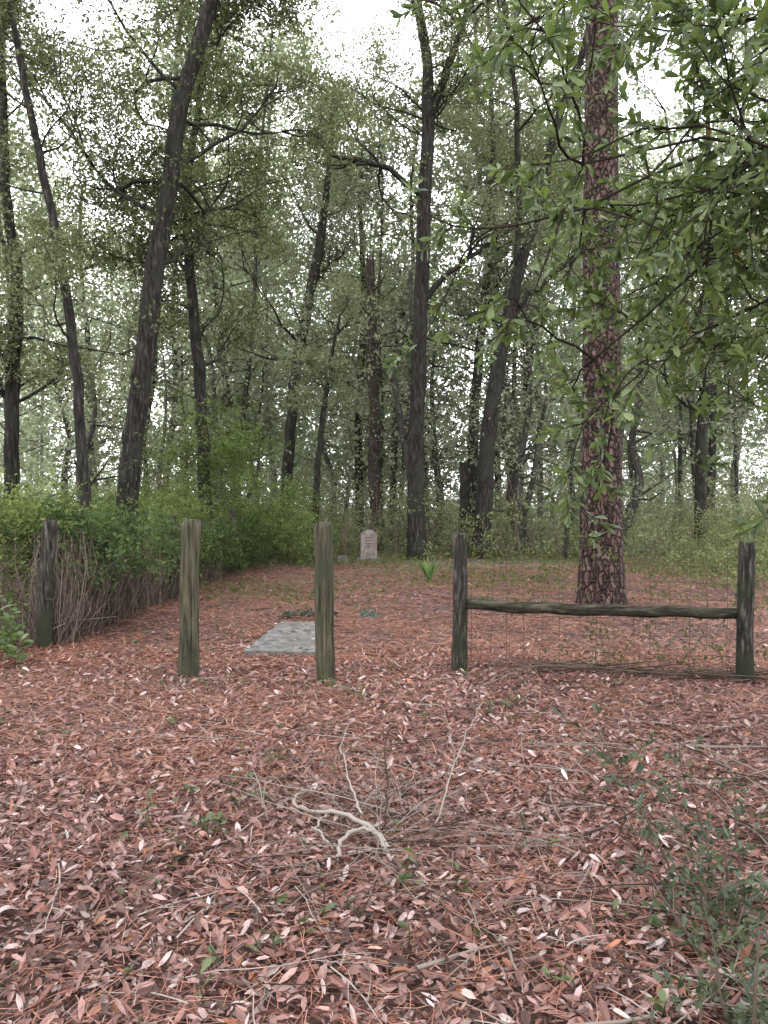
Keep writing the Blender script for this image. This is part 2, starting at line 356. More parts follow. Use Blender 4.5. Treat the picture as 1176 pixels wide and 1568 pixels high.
def wirefence(p0,p1,ztop,nh,dx,name='wire_fence',r=.0020,seed=0):
    mb=MB(); p0=A(p0);p1=A(p1); L=np.linalg.norm(p1-p0); d=(p1-p0)/L; nrm=A([-d[1],d[0]])
    n=int(L/.12)
    t=np.linspace(0,L,n)
    for k in range(nh):
        z=.05+(ztop-.05)*k/(nh-1)
        zz=z+.012*np.sin(t*2+k)+.006*rng.normal(size=n); off=.02*np.sin(t*1.3+k*.4)
        tube(mb,np.stack([p0[0]+d[0]*t+nrm[0]*off,p0[1]+d[1]*t+nrm[1]*off,zz],1),r,4,(.1,.1,.1))
    for s in np.arange(.08,L,dx):
        zz=np.linspace(.03,ztop,9); o=.008*rng.normal(size=9).cumsum()*.6; off=.02*np.sin(s*1.3+zz*2)
        tube(mb,np.stack([p0[0]+d[0]*(s+o)+nrm[0]*off,p0[1]+d[1]*(s+o)+nrm[1]*off,zz],1),r,4,(.1,.1,.1))
    return mb.obj(name,[M_wire])
wirefence((.70,6.87),(3.03,6.53),1.12,8,.155)
wirefence((-3.40,7.75),(-3.25,11.8),1.2,8,.16)
wirefence((-3.25,11.8),(-3.15,16),1.2,7,.2)
wirefence((-3.44,7.7),(-5.6,7.9),1.2,8,.16)

vd=MB()
for k in range(200):
    x=rng.uniform(1.1,3.3)+.3; y=6.85-(x-.7)*.146+rng.normal(0,.07)
    stick(x,y,rng.choice([0,3.14])+rng.normal(0,.4),rng.uniform(.2,.7),rng.uniform(.002,.007),[(.045,.032,.025),(.12,.09,.075)][k%2],z=rng.uniform(.02,.08),lift=rng.uniform(0,.12),mb=vd)
for k in range(30):
    x=rng.uniform(.8,3.4); y=6.87-(x-.7)*.146
    stick(x,y,rng.uniform(0,6.28),rng.uniform(.4,1.1),.0022,(.09,.06,.05),z=.02,lift=rng.uniform(1.5,5),mb=vd,branches=2)
for k in range(110):
    x=rng.uniform(.8,3.5)*1.0; y=6.87-(x-.7)*.146+rng.normal(0,.03); z=rng.uniform(.05,1.1) if x>1.5 else rng.uniform(.6,1.1)
    c=A([x,y,z])+rng.normal(0,.05,(7,3)); leaves(vd,c,rng.normal(size=(7,3)),.045,.02,colmix(7,GRN,[1,1,1]),m=1)
vd.obj('fence_vines',[M_twig,M_leaf])

# ---------------------------------------------------------------- graves
import bmesh
def solid(name,prof,y0,y1,mt,bev=.012,tf=None):
    bm=bmesh.new(); vs=[bm.verts.new((x,y0,z)) for x,z in prof]; f=bm.faces.new(vs)
    r=bmesh.ops.extrude_face_region(bm,geom=[f]); ev=[g for g in r['geom'] if isinstance(g,bmesh.types.BMVert)]
    for v in ev: v.co.y=y1
    bmesh.ops.recalc_face_normals(bm,faces=bm.faces)
    bmesh.ops.bevel(bm,geom=list(bm.edges),offset=bev,segments=2,affect='EDGES')
    me=bpy.data.meshes.new(name); bm.to_mesh(me); bm.free(); me.materials.append(mt)
    o=bpy.data.objects.new(name,me); scene.collection.objects.link(o); return o
hs=bpy.data.objects.new('headstone',None); scene.collection.objects.link(hs); hs.location=(-.38,19.2,0)
w=.205
prof=[(-w,.10),(w,.10),(w,.74)]+[(w-.04,.77)]+[(w*.75*math.cos(t),.77+.06*math.sin(t)) for t in np.linspace(.3,math.pi-.3,9)]+[(-w+.04,.77),(-w,.74)]
o=solid('tablet',prof,-.06,.06,M_stone); o.parent=hs; o.rotation_euler=(math.radians(-3),0,math.radians(4))
o=solid('base',[(-.30,-.05),(.30,-.05),(.29,.13),(-.29,.13)],-.17,.17,M_conc,.015); o.parent=hs
mi=MB()
for k in range(4):
    ww=.12-.02*(k%2); z=.62-k*.075
    mi.add([(-ww,-.066,z),(ww,-.066,z),(ww,-.066,z+.022),(-ww,-.066,z+.022)],[[0,1,2,3]],(.10,.07,.06))
o=mi.obj('inscription',[M_litter],parent=hs); o.rotation_euler=(math.radians(-3),0,math.radians(4))
o=solid('footstone',[(-.17,-.05),(.17,-.05),(.16,.14),(.05,.2),(-.12,.17)],-.08,.08,M_conc,.02); o.location=(-1.05,19.1,0)
pr=[(-1.37,7.50),(-.62,7.42),(-.60,9.3),(-1.25,9.35)]
sb=MB(); u=np.linspace(0,1,12); v=np.linspace(0,1,26); U,Vv=np.meshgrid(u,v,indexing='ij')
p=A(pr); XY=(1-U)[...,None]*(1-Vv)[...,None]*p[0]+U[...,None]*(1-Vv)[...,None]*p[1]+U[...,None]*Vv[...,None]*p[2]+(1-U)[...,None]*Vv[...,None]*p[3]
Zt=.065+.003*rng.normal(size=U.shape); edge=(U==0)|(U==1)|(Vv==0)|(Vv==1); XY=XY+edge[...,None]*rng.normal(0,.006,XY.shape); Zt[edge]-=.008
i=np.arange(11)[:,None]*26; j=np.arange(25)[None]
sb.add(np.concatenate([XY,Zt[...,None]],-1),np.stack([i+j,i+26+j,i+27+j,i+j+1],-1),(.3,.3,.3))
loop=[(a_,0) for a_ in range(12)]+[(11,b_) for b_ in range(1,26)]+[(a_,25) for a_ in range(10,-1,-1)]+[(0,b_) for b_ in range(24,0,-1)]
top=A([[*XY[a_,b_],Zt[a_,b_]] for a_,b_ in loop]); bot=top.copy(); bot[:,2]=-.05; nL=len(loop); k=np.arange(nL); k2=(k+1)%nL
sb.add(np.concatenate([top,bot]),np.stack([k+nL,k2+nL,k2,k],-1),(.3,.3,.3))
x=rng.uniform(-1.34,-.64,90); y=rng.uniform(7.5,9.2,90); leaves(sb,np.stack([x,y,0*x+.075],1),np.stack([rng.normal(size=90),rng.normal(size=90),0*x],1),.05,.02,colmix(90,PINK,WT),m=1,up=4)
sb.obj('grave_slab',[M_conc,M_litter])
def rock(name,x,y,z,s,mt):
    bm=bmesh.new(); bmesh.ops.create_icosphere(bm,subdivisions=3,radius=1)
    ph=rng.uniform(0,6,6)
    for v in bm.verts:
        c=v.co; f=1+.18*math.sin(3*c.x+ph[0])+.15*math.sin(4*c.y+ph[1])+.12*math.sin(5*c.z+ph[2]); v.co=c*f
        v.co.x*=s[0];v.co.y*=s[1];v.co.z*=s[2]
    me=bpy.data.meshes.new(name); bm.to_mesh(me); bm.free(); me.materials.append(mt)
    o=bpy.data.objects.new(name,me); o.location=(x,y,z); scene.collection.objects.link(o)
for (x,y,s) in [(-1.22,9.95,(.09,.07,.05)),(-1.0,10.05,(.08,.07,.06)),(-.82,9.9,(.10,.06,.05)),(-.66,10.1,(.06,.05,.04))]: rock('field_stone',x,y,.04,s,M_postdark)
fl=MB(); c=A([-.2,9.95,.06])+rng.normal(0,1,(40,3))*A([.07,.05,.02]); leaves(fl,c,rng.normal(size=(40,3)),.05,.03,colmix(40,[(.04,.14,.13),(.03,.09,.08),(.08,.2,.19)],[1,1,1]),m=0)
c=A([-1.0,9.85,.07])+rng.normal(0,1,(60,3))*A([.2,.06,.025]); leaves(fl,c,rng.normal(size=(60,3)),.06,.03,colmix(60,[(.04,.08,.05),(.03,.05,.04)],[1,1]),m=0)
fl.obj('faded_artificial_flowers',[M_leaf])
yu=MB()
for k in range(18):
    a=rng.uniform(0,6.28); L_=rng.uniform(.42,.66); t=np.linspace(0,1,6); out=rng.uniform(.12,.4)
    P=np.stack([.86+np.cos(a)*out*t**1.4,14.6+np.sin(a)*out*t**1.4,hfun(.86,14.6)+L_*(t-.25*t**3*out*2)],1)
    s=A([-math.sin(a),math.cos(a),0]); wv=.024*np.array([.7,1,1,.8,.5,.05])[:,None]
    V=np.concatenate([P-s*wv,P+s*wv]); kk=np.arange(5); yu.add(V,np.stack([kk,kk+1,kk+7,kk+6],-1),A([.12,.18,.07])*rng.uniform(.7,1.3))
yu.obj('yucca_plant',[M_leaf],smooth=True)

# ---------------------------------------------------------------- trees
def clump_leaves(mb,C,nper,rad,L,cols,wts,m=1,flat=.7,dark=None,ntw=7,W=.42,droop=0.0,gain=None,hz=None):
    K=len(C); 
    tint=rng.uniform(.6,1.4,(K,1))
    if gain is not None: tint=tint*gain[:,None]
    S=np.repeat(C,ntw,axis=0)+rng.normal(0,rad*.45,(K*ntw,3))*A([1,1,flat])
    D=norm(rng.normal(size=(K*ntw,3))*A([1,1,.6])-A([0,0,droop])); Lt=rad*rng.uniform(.5,1.2,(K*ntw,1))
    per=max(1,nper//ntw)
    S=np.repeat(S,per,0);D2=np.repeat(D,per,0);Lt=np.repeat(Lt,per,0)
    N=len(S); t=rng.uniform(0,1,(N,1))
    pos=S+D2*Lt*t+rng.normal(0,L*.5,(N,3))
    dr=norm(D2+rng.normal(0,.8,(N,3)))
    c=colmix(N,cols,wts,.18)
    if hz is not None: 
        h=np.repeat(np.repeat(hz[:,None],ntw,0),per,0); c=c*(1-h)+A([.215,.23,.205])*h  # hz pulls leaf colour towards pale grey, a painted distance haze
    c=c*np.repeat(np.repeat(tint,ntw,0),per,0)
    Ls=L*rng.uniform(.6,1.3,N)
    leaves(mb,pos,dr,Ls,Ls*W,np.clip(c,0,.6),m=m,up=.8)

def limb(mb,p,d,L,r,level,tips,up=.15,wob=.25,col=(.1,.1,.1),sides=6,kids=3):
    n=7 if level<2 else 5; p=A(p); d=norm(A(d)); pts=[p.copy()]
    for k in range(n-1):
        d=norm(d+rng.normal(0,wob,3)*A([1,1,.7])+A([0,0,up*.3])); p=p+d*L/(n-1); pts.append(p.copy())
    tube(mb,pts,np.linspace(r,r*.3,n),sides if level<2 else 4,col,0)
    if level>=2:
        tips.append(pts[-1]); tips.append(pts[-3]); return
    tips.append(pts[-1])
    for k in range(kids+(level==0)):
        i=rng.integers(2,n); q=pts[i-1]+(pts[i]-pts[i-1])*rng.uniform()
        dd=norm(d+rng.normal(0,.85,3)*A([1,1,.6])); limb(mb,q,dd,L*rng.uniform(.35,.6),r*.5,level+1,tips,up,wob,col,sides,kids)

OAK=[(.078,.092,.048),(.108,.124,.062),(.054,.066,.037),(.145,.162,.082)]
OW=[.35,.3,.2,.15]
LITE=[(.13,.147,.082),(.17,.187,.108),(.10,.117,.067),(.20,.21,.125)]
def tree(name,path,rad,zmin,nl,Ll,clump,leafL=.09,rc=.5,cols=OAK,wts=OW,extra=[],epi=0,bark=None,lm=None,zmax=99,az=None,kids=3,sides=12,up=.3,lr=.28,hz=0.0,back=False):
    mb=MB(); P,R=resample(path,rad,max(14,len(path)*5)); 
    P[1:-1,:2]+=rng.normal(0,.012,(len(P)-2,2))
    R[0]*=1.35; R[1]*=1.1
    tube(mb,P,R,sides,(.1,.1,.1),0,rough=.05)
    tips=[]
    for (ep,er) in extra:
        Q,RR=resample(ep,er,14); Q[1:-1]+=rng.normal(0,.03,(12,3)); tube(mb,Q,RR,8,(.1,.1,.1),0)
        for k in range(5):
            i=rng.integers(5,13); limb(mb,Q[i],norm(Q[i]-Q[i-2])+rng.normal(0,.6,3),Ll*.5,RR[i]*.6,1,tips,kids=kids)
        tips.append(Q[-1])
    ok=np.where((P[:,2]>zmin)&(P[:,2]<zmax))[0]
    for k in range(nl):
        i=rng.choice(ok); f=(P[i,2]-zmin)/(P[-1,2]-zmin+.01)
        a=rng.uniform(0,6.28) if rng.uniform()<.35 else rng.uniform(-.5,3.64)
        limb(mb,P[i],(math.cos(a),math.sin(a),rng.uniform(.1,1.0)),Ll*rng.uniform(.6,1.15)*(1-.35*f),max(.013,R[i]*lr),0,tips,up=up,kids=kids)
    if epi:
        E=P[rng.integers(3,len(P),epi)]+rng.normal(0,.28,(epi,3)); tips+=list(E)
    if len(tips) and clump: clump_leaves(mb,A(tips),clump,rc,leafL,cols,wts,droop=.2,hz=np.full(len(tips),hz),gain=np.full(len(tips),1+hz*.8))  # farther trees: haze mixed into leaf colour, plus some lightening
    mb.obj(name,[bark or M_bark,lm or M_leaf],smooth={0})
def XZ(y,l): return [(x,y,z) for x,z in l]
tree('oak_tree',[(-4.78,14,-.1),(-4.68,14,1.3),(-4.55,14,2.57),(-4.43,14,3.52),(-4.13,14,5.9),(-3.87,14,7.3),(-3.72,14,8.6),(-3.42,14,9.6),(-3.06,14,10.65),(-2.6,14,13),(-2.4,14,15)],
  [.23,.2,.19,.185,.175,.155,.145,.135,.13,.09,.05],5.0,21,3.4,70,epi=40,up=.12,rc=.55)
tree('oak_tree',XZ(20,[(.83,-.1),(.85,3.5),(.92,6.1),(1.05,9.5),(1.17,11.5),(1.09,13.2),(.75,14.9),(.4,17)]),[.24,.20,.19,.175,.17,.13,.11,.06],9.5,13,3.2,56,
  extra=[(XZ(20,[(1.17,11.4),(1.73,12.9),(2.33,14.6),(2.9,17)]),[.11,.09,.08,.04]),
         ([(1.0,20,9.4),(.2,19.7,10.0),(-.8,19.4,10.1),(-1.66,19.2,10.3),(-1.87,19.1,10.8)],[.08,.07,.055,.04,.02]),
         ([(.98,20,6.7),(1.73,19.8,7.4),(2.58,19.6,8.0),(3.6,19.3,8.8)],[.09,.07,.055,.03])],rc=.55,cols=LITE,lr=.2)
tree('oak_tree',XZ(20.5,[(2.55,-.1),(2.8,3.5),(3.05,5.4),(3.3,6.4),(3.65,7.95),(4.25,9.65),(4.5,11.35),(5.25,13.4),(5.9,15.3),(6.3,17)]),[.25,.21,.2,.19,.13,.12,.11,.10,.08,.05],8.5,15,3.2,56,
  extra=[(XZ(20.5,[(3.55,7.8),(3.6,9.5),(3.5,12.6),(3.15,14.8),(3.0,17)]),[.09,.08,.07,.06,.04]),
         ([(3.25,20.5,6.4),(4.1,20.2,7.2),(5.0,19.9,7.9),(6.0,19.5,8.3)],[.09,.07,.05,.03])],rc=.55,cols=LITE,lr=.2)
# snag: jagged broken top with climbing vine leaves
mb=MB(); P,R=resample(XZ(24,[(-.22,-.1),(-.28,2.5),(-.33,5),(-.42,7.5),(-.39,9.0)]),[.22,.18,.17,.15,.13],50); P[:,0]+=.035*np.sin(P[:,2]*1.9); tube(mb,P,R,12,(.1,.1,.1),0,rough=.16)
for k in range(7):
    a=k*.9; b0=P[-1]+A([math.cos(a)*.09,math.sin(a)*.09,-.1]); tube(mb,[b0,b0+A([0,0,rng.uniform(.2,.6)])],[.05,.004],5,(.1,.1,.1),0)
for (zi,dx,ln) in [(44,.5,.5),(40,-.6,.4),(30,.5,.35)]:
    b0=P[zi]; tube(mb,[b0,b0+A([dx*ln,-.1,.15]),b0+A([dx*ln*1.8,-.2,.5])],[.05,.035,.012],5,(.1,.1,.1),0)
E=P[rng.integers(4,50,70)]+rng.normal(0,.2,(70,3)); clump_leaves(mb,E,40,.26,.075,OAK,OW)
mb.obj('dead_oak_snag',[barkmat('snag_bark',(.010,.008,.007),(.036,.028,.023),(.085,.07,.06)),M_leaf],smooth={0})
tree('oak_tree',XZ(17,[(-3.85,-.1),(-4.04,3.95),(-4.27,6.4),(-4.37,8.3),(-4.1,10),(-3.9,12)]),[.16,.13,.11,.09,.07,.04],4.5,14,2.7,56,epi=14,up=.1)
tree('oak_tree',XZ(13,[(-4.95,-.1),(-5.19,3.8),(-5.39,5.25),(-5.66,6.7),(-6.0,8.35),(-6.3,10),(-6.5,12)]),[.10,.085,.08,.07,.06,.05,.03],3.6,15,2.4,56,rc=.45,leafL=.08,cols=LITE)
tree('oak_tree',XZ(16,[(-7.8,-.1),(-7.7,4.35),(-7.55,6.1),(-7.85,7.9),(-7.9,11),(-7.7,13)]),[.17,.14,.12,.10,.07,.03],3.2,16,2.8,56,cols=LITE)
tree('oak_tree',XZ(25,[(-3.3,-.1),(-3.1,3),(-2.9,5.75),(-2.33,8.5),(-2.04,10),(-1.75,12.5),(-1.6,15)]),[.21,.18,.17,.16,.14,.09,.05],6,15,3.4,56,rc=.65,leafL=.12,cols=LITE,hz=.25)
tree('oak_sapling',XZ(21,[(-1.93,-.1),(-1.8,2.9),(-1.57,4.5),(-1.5,5.2),(-1.2,6.6)]),[.11,.085,.07,.06,.03],3.4,6,1.4,50,rc=.4,cols=LITE,hz=.15)
tree('tree_stump',XZ(21,[(2.18,-.1),(2.2,1.4),(2.18,2.6)]),[.16,.14,.13],1,0,1,0)
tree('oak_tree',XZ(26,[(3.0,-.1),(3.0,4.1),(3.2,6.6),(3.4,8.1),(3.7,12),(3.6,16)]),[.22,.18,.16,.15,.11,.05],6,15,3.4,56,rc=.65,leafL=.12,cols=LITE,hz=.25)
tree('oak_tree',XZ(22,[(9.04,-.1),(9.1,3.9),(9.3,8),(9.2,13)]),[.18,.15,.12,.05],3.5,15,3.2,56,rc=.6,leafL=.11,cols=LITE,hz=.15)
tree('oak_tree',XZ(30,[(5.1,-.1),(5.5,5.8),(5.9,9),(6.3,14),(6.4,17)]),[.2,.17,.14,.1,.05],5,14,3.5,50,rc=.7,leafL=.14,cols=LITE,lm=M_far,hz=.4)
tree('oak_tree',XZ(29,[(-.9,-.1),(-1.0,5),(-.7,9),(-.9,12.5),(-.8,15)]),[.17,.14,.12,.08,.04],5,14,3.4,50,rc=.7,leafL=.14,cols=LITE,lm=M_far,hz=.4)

# big pine
mb=MB(); P,R=resample([(3.23,11.4,-.15),(3.22,11.4,.15),(3.22,11.4,.9),(3.22,11.4,3),(3.2,11.4,6),(3.2,11.4,9),(3.15,11.4,13),(3.2,11.4,18)],[.40,.35,.31,.28,.25,.22,.17,.08],110)
tube(mb,P,R,48,(.1,.1,.1),0,rough=.03)
tips=[]
for k in range(16):
    i=rng.integers(82,108); a=rng.uniform(0,6.28); limb(mb,P[i],(math.cos(a),math.sin(a),.3),2.6,.05,1,tips,kids=3)
C=A(tips); K=len(C); N=K*60; D=norm(rng.normal(size=(N,3))); leaves(mb,np.repeat(C,60,0)+rng.normal(0,.1,(N,3)),D,.24,.012,colmix(N,[(.05,.09,.03)],[1]),m=1)
E=P[rng.integers(8,75,60)]+np.stack([rng.uniform(-.32,.32,60),-rng.uniform(.2,.4,60),rng.normal(0,.2,60)],1)
clump_leaves(mb,E,30,.22,.065,OAK,OW)
mb.obj('pine_tree',[M_pine,M_leaf],smooth={0})

# ---------------------------------------------------------------- background forest (one mass)
bg=MB()
HAZ=[(.15,.168,.108),(.185,.202,.13),(.215,.23,.155),(.12,.137,.09)]  # far-leaf greens already lightened and greyed to stand in for haze
def bgtree(x,y,h,cr,nc,leafL,bz,per=48):
    ln=rng.normal(0,.06); r=rng.uniform(.09,.19)
    pts=[A([x,y,-.1])]
    for k in range(1,7): pts.append(A([x+ln*h*k/6+rng.normal(0,.22),y+rng.normal(0,.15),h*.92*k/6]))
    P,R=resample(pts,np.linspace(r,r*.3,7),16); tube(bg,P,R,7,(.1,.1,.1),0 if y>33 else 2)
    C=[]
    for k in range(nc):
        i=rng.integers(int(16*bz),16); a=rng.uniform(0,6.28); L_=cr*rng.uniform(.3,1.05)*(1.1-.5*(i/16.)); e=P[i]+A([math.cos(a)*L_,math.sin(a)*L_,rng.uniform(.0,.7)*L_])
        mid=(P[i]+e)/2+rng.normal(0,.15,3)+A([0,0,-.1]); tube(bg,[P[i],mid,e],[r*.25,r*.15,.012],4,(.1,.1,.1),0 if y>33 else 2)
        C.append(e); C.append(mid+rng.normal(0,.4,3)); 
        if rng.uniform()<.6: C.append(e+rng.normal(0,.6,3))
    gain=np.full(len(C),1.05+min(1.1,(y-22)*.035)); hz=np.full(len(C),np.clip(.15+(y-22)*.024,0,.85))  # haze painted by depth: leaf colour gets brighter and greyer
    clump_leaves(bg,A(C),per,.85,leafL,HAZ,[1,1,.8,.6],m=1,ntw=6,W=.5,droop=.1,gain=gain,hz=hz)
for k in range(64):
    y=rng.uniform(27,52); x=rng.uniform(-.56,.60)*y 
    hmax=23 if abs(x/y+.04)>.07 else 16
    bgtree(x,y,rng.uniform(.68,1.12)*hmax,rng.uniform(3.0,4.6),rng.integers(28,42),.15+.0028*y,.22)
for k in range(26):
    y=rng.uniform(22,36); x=rng.uniform(-.52,.56)*y
    bgtree(x,y,rng.uniform(5,10),rng.uniform(1.5,2.6),rng.integers(10,16),.13,.25)
n=1050; y=rng.uniform(38,62,n); x=rng.uniform(-.62,.66,n)*y; C=np.stack([x,y,rng.uniform(.05,1,n)**1.4*(4.2+1.4*np.sin(x*.5))],1)
clump_leaves(bg,C,48,1.0,.29,HAZ,[1,1,1,.4],m=1,ntw=6,W=.5,gain=np.full(n,1.8),hz=np.full(n,.75))  # far screen of brush, leaf colours strongly paled as painted haze
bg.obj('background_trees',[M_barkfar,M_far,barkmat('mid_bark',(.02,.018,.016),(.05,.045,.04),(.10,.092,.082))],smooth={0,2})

# ---------------------------------------------------------------- undergrowth
ug=MB(); UG=[(.13,.148,.074),(.165,.18,.09),(.095,.112,.057),(.20,.205,.11)]
n=2500; y=19.4+rng.uniform(0,1,n)**1.0*18; x=rng.uniform(-.5,.6,n)*y+rng.uniform(-1,1,n); k=~((y<21)&(np.abs(x+.6)<1.0)); x=x[k];y=y[k];n=len(x)
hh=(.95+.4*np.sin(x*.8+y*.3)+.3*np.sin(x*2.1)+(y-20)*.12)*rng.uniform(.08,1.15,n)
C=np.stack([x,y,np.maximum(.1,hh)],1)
clump_leaves(ug,C,60,.42,.10,UG,[1,1,.7,.5],m=1,gain=1.1+(y-20)*.035,hz=np.clip(.05+(y-20)*.03,0,.7))  # undergrowth colour lightens and greys with distance, imitating haze
for k in range(800):
    y=rng.uniform(19.5,32); x=rng.uniform(-12,15); h=rng.uniform(.6,2.6)
    tube(ug,[(x,y,0),(x+rng.normal(0,.15),y,h*.5),(x+rng.normal(0,.35),y,h)],[.012,.009,.004],4,(.13,.10,.08),0)
ug.obj('undergrowth',[M_twig,M_leaf])

ur=MB(); n=480; y=rng.uniform(12,22,n); x=rng.uniform(.36,.62,n)*y+rng.uniform(0,2,n); k=x>5.2; C=np.stack([x,y,rng.uniform(.05,.9,n)*(.5+(y-12)*.09)],1)[k]
clump_leaves(ur,C,60,.35,.075,UG,[1,1,.7,.3],m=0)
ur.obj('brush',[M_leaf])

# ---------------------------------------------------------------- vine thicket left
vt=MB(); YG=[(.11,.142,.048),(.155,.188,.065),(.072,.10,.040),(.20,.215,.09)]
n=1450; y=7.95+rng.uniform(0,1,n)**1.2*13; x=-3.5-rng.uniform(0,1,n)**1.2*7.5
top=1.04+.24*np.sin(x*1.7+y)+.22*np.sin(y*1.9+x*.4)+.12*np.sin(x*5+y*3)+(y-8)*.02
z=top-np.abs(rng.normal(0,.2,n))+(rng.uniform(0,1,n)<.09)*rng.uniform(.1,.5,n); C=np.stack([x,y,z],1)
clump_leaves(vt,C,72,.30,.062,YG,[1,.8,.7,.35],m=1,flat=.9)
n=300; y=9.8+rng.uniform(0,1,n)**.7*8.2; x=-3.35+rng.normal(0,.2,n)+(y-9)*.03; C=np.stack([x,y,rng.uniform(.62-np.clip((y-12)*.08,0,.4),1.15,n)],1)
clump_leaves(vt,C,60,.24,.065,[(.06,.085,.036),(.085,.115,.046),(.038,.055,.027)],[1,1,1],m=1,droop=.5)
n=110; C=np.stack([-3.6+rng.normal(0,.45,n),9.0+rng.normal(0,.4,n),rng.uniform(.75,1.4,n)],1)
clump_leaves(vt,C,70,.24,.07,[(.055,.085,.042),(.085,.12,.05)],[1,1],m=1,droop=.4)
n=130; y=7.7+rng.uniform(0,.5,n); C=np.stack([-3.45-rng.uniform(0,2.6,n),y,rng.uniform(.05,1.0,n)**.6],1)
clump_leaves(vt,C,20,.22,.05,YG,[1,.5,1,.2],m=1,droop=.4)
n=440; y=17+rng.uniform(0,1,n)*4; x=rng.uniform(-6.5,-1.4,n); C=np.stack([x,y,rng.uniform(.1,1,n)*(1.4+.45*np.sin(x*2)+.25*np.sin(x*5))],1)
clump_leaves(vt,C,77,.35,.075,[(.10,.135,.05),(.14,.17,.065),(.06,.085,.036)],[1,1,.8],m=1)
n=140; C=A([-3.6,17.2,2.45])+rng.normal(0,1,(n,3))*A([.68,.5,.68])
clump_leaves(vt,C,84,.33,.07,[(.11,.15,.05),(.14,.18,.065),(.065,.10,.036)],[1,1,.6],m=1,droop=.4)
for k in range(3600):
    y=7.75+rng.uniform(0,1)**1.5*10; x=-3.46-rng.uniform(0,1)**1.3*4.6
    if k%2==0: x=-3.40+rng.normal(0,.10)
    h=rng.uniform(.25,1.25); a=rng.uniform(0,6.28); o=rng.uniform(.1,.9)
    c=[(.11,.08,.066),(.06,.045,.036),(.17,.135,.115)][k%3]
    zz=rng.uniform(0,.3)
    tube(vt,[(x,y,-.02+zz*.3),(x+math.cos(a)*o*.35+rng.normal(0,.06),y+math.sin(a)*o*.2,h*.55+zz),(x+math.cos(a)*o*(.35 if k%2==0 else 1),y+math.sin(a)*o*.5,h)],[.004,.0035,.002],3,c,0)
vt.obj('vine_thicket',[M_twig,M_leaf])

sp_=MB()
for k in range(14): sprig(sp_,-3.6+rng.normal(0,.3),7.2+rng.normal(0,.2),rng.uniform(.25,.65),14,.10,[(.07,.11,.038),(.10,.145,.05)],m=1)
sp_.obj('broadleaf_sapling',[M_twig,M_near],smooth=True)

# shrub lower right
sh=MB(); BG=[(.050,.068,.038),(.07,.09,.048),(.034,.046,.028),(.09,.11,.055)]
def shoot(x,y,h,lean,nl,Ls=.036):
    d=norm(A([lean[0],lean[1],1])); p=A([x,y,0.]); pts=[p.copy()]
    for k in range(8): d=norm(d+rng.normal(0,.1,3)); p=p+d*h/8; pts.append(p.copy())
    tube(sh,pts,np.linspace(.006,.002,9),5,(.10,.075,.06),0)
    for k in range(int(h*20)):
        i=rng.integers(2,8); a=rng.uniform(0,6.28); dd=A([math.cos(a),math.sin(a),.5]); L_=rng.uniform(.08,.2); q=pts[i]; e=q+dd*L_
        tube(sh,[q,(q+e)/2+rng.normal(0,.01,3),e],[.002,.0015,.001],3,(.10,.09,.06),0)
        t=rng.uniform(0.1,1,nl)[:,None]; pos=q+(e-q)*t; dr=norm(dd+rng.normal(0,.8,(nl,3)))
        l_=Ls*rng.uniform(.6,1.3,nl); fine_leaves(sh,pos,dr,l_,l_*.42,colmix(nl,BG,[1,1,1,.6]),m=1,up=1.0)
for k in range(22): 
    y=rng.uniform(1.9,2.8); shoot(rng.uniform(.42,.56)*y,y,rng.uniform(.15,.45),(rng.normal(0,.3),rng.normal(0,.2)),7)
shoot(1.12,2.85,.78,(-.22,0),8); shoot(1.25,2.9,.6,(-.05,.1),7); shoot(1.4,3.0,.5,(.1,0),7); shoot(1.05,2.6,.4,(-.1,0),7)
sh.obj('shrub',[M_twig,M_near],smooth=True)

# ---------------------------------------------------------------- overhanging near oak on the right (trunk out of frame)
no=MB(); NG=[(.085,.12,.040),(.12,.165,.05),(.052,.078,.035),(.165,.21,.075),(.22,.10,.04)]; NW=[1,.9,.8,.4,.008]
trunk=[(3.5,3.9,-.1),(3.4,3.9,1.5),(3.3,3.95,3.0),(3.25,4,4.5),(3.2,4,6)]
P,R=resample(trunk,[.2,.16,.14,.1,.06],16); tube(no,P,R,12,(.06,.05,.04),0,rough=.05)
def spray(p0,d0,L_,r,depth,sag):
    n=8; p=A(p0); d=norm(A(d0)); pts=[p.copy()]
    for k in range(n-1):
        d=norm(d+rng.normal(0,.2,3)-A([0,0,sag])); p=p+d*L_/(n-1)
        if p[2]<1.3: d[2]=abs(d[2])*.4
        pts.append(p.copy())
    tube(no,pts,np.linspace(r,max(.0012,r*.35),n),5,(.032,.026,.021),0)
    if depth==0:
        nl=rng.integers(12,21); t=(1-rng.uniform(0,1,nl)**1.5*.85)*(n-1.001); i0=t.astype(int); PP=A(pts)
        pos=PP[i0]+(PP[i0+1]-PP[i0])*(t-i0)[:,None]
        dr=norm(PP[i0+1]-PP[i0])*.8+rng.normal(0,.6,(nl,3))-A([0,0,.15])
        l_=.080*rng.uniform(.5,1.25,nl); fine_leaves(no,pos,dr,l_,l_*rng.uniform(.30,.42,nl),colmix(nl,NG,NW,.2),m=1,up=1.2,curl=.2,st=(0,.4,.78,1),wd=(.06,.75,.9,.05))
        return
    m_=rng.integers(6,9) if depth==1 else rng.integers(10,13)
    for k in range(m_):
        i=rng.integers(1,n); a=rng.normal(0,.8,3)*A([1,1,.7]); dd=norm(norm(pts[i]-pts[i-1])+a)
        spray(pts[i],dd,min(1.1,L_*rng.uniform(.28,.5)) if depth==2 else rng.uniform(.14,.32),r*.5,depth-1,sag*1.1)
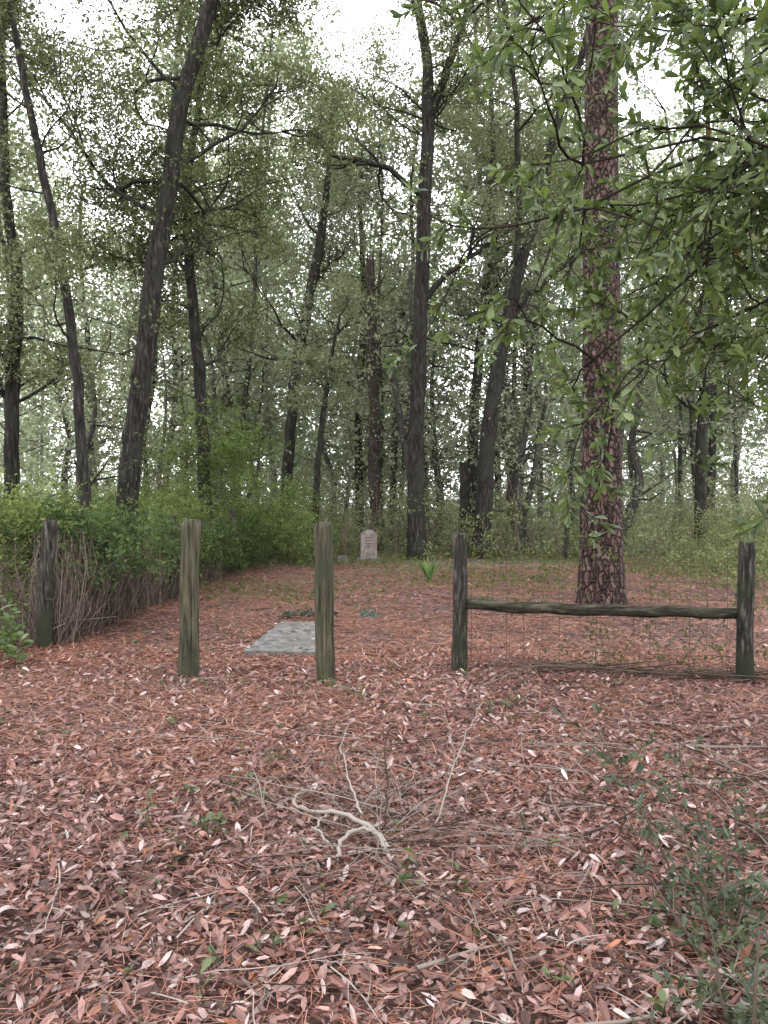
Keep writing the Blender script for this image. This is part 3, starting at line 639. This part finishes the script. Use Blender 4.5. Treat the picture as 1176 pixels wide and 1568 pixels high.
B=[((3.25,4,4.3),(-1,-.12,.10),2.6,.018),((3.28,3.95,3.7),(-1,-.1,-.02),2.6,.016),((3.3,3.95,3.2),(-1,-.15,-.05),2.4,.016),
   ((3.3,3.9,2.7),(-1,-.18,-.1),2.0,.014),((3.35,3.9,2.3),(-1,-.1,-.08),1.7,.013),((3.25,4,3.9),(-1,-.3,.1),2.4,.016),
   ((3.22,4,4.7),(-1,.1,-.05),2.3,.016),((3.35,3.9,2.5),(-1,-.35,.05),1.7,.013),((3.25,4,3.4),(-1,.05,.12),2.6,.015),((3.2,4,5.0),(-1,-.25,-.2),2.2,.015),
   ((3.3,3.9,2.9),(-1,.2,-.15),2.0,.013),((3.3,3.9,3.5),(-1,-.4,-.1),2.0,.013),((3.35,3.9,2.3),(-1,-.3,.15),1.4,.012),
   ((3.38,3.9,2.1),(-1,.1,.1),1.5,.010),((3.3,3.9,3.0),(-.8,-.1,.3),1.9,.013),((3.3,3.9,3.9),(-.8,-.05,.0),1.8,.013)]
for p0,d0,L_,r in B: spray(p0,d0,L_,r,2,.03)
no.obj('overhanging_oak_tree',[M_twig,M_near],smooth=True)

# ---------------------------------------------------------------- light : overcast sky (Nishita mixed with a bright cloud layer)
w=bpy.data.worlds.new('World'); scene.world=w; w.use_nodes=True; nt=w.node_tree; L=nt.links
bgn=nt.nodes['Background']; sk=nn(nt,'ShaderNodeTexSky',sky_type='NISHITA'); sk.sun_disc=False
el=math.radians(58); az=math.radians(200)
sk.sun_elevation=el; sk.sun_rotation=az; sk.air_density=1.0; sk.dust_density=6; sk.ozone_density=1
tc=nn(nt,'ShaderNodeTexCoord'); cn=nn(nt,'ShaderNodeTexNoise'); cn.inputs['Scale'].default_value=3; cn.inputs['Detail'].default_value=3; L.new(tc.outputs['Generated'],cn.inputs['Vector'])
cc=nn(nt,'ShaderNodeValToRGB'); e=cc.color_ramp.elements; e[0].position=.3; e[0].color=(.84,.88,.95,1); e[1].position=.7; e[1].color=(1,1,1,1); L.new(cn.outputs['Fac'],cc.inputs[0])
sc_=nn(nt,'ShaderNodeVectorMath',operation='SCALE'); sc_.inputs['Scale'].default_value=27; L.new(cc.outputs[0],sc_.inputs[0])
mx=nn(nt,'ShaderNodeMix',data_type='RGBA'); mx.inputs[0].default_value=.9; L.new(sk.outputs[0],mx.inputs[6]); L.new(sc_.outputs[0],mx.inputs[7])
L.new(mx.outputs[2],bgn.inputs['Color'])
bgn.inputs['Strength'].default_value=.15
sl=bpy.data.lights.new('sun','SUN'); sl.energy=.7; sl.angle=math.radians(40); sl.color=(1,.97,.93)
so=bpy.data.objects.new('sun',sl); scene.collection.objects.link(so)
from mathutils import Vector
sd_=Vector((math.sin(az)*math.cos(el),math.cos(az)*math.cos(el),math.sin(el)))
so.rotation_euler=sd_.to_track_quat('Z','Y').to_euler()

# ---------------------------------------------------------------- camera
cam=bpy.data.cameras.new('camera'); co=bpy.data.objects.new('camera',cam); scene.collection.objects.link(co)
cam.sensor_fit='VERTICAL'; cam.sensor_height=34.6; cam.lens=26; cam.clip_end=600
co.location=(0,0,1.5); co.rotation_euler=(math.radians(90-.68),0,0); scene.camera=co
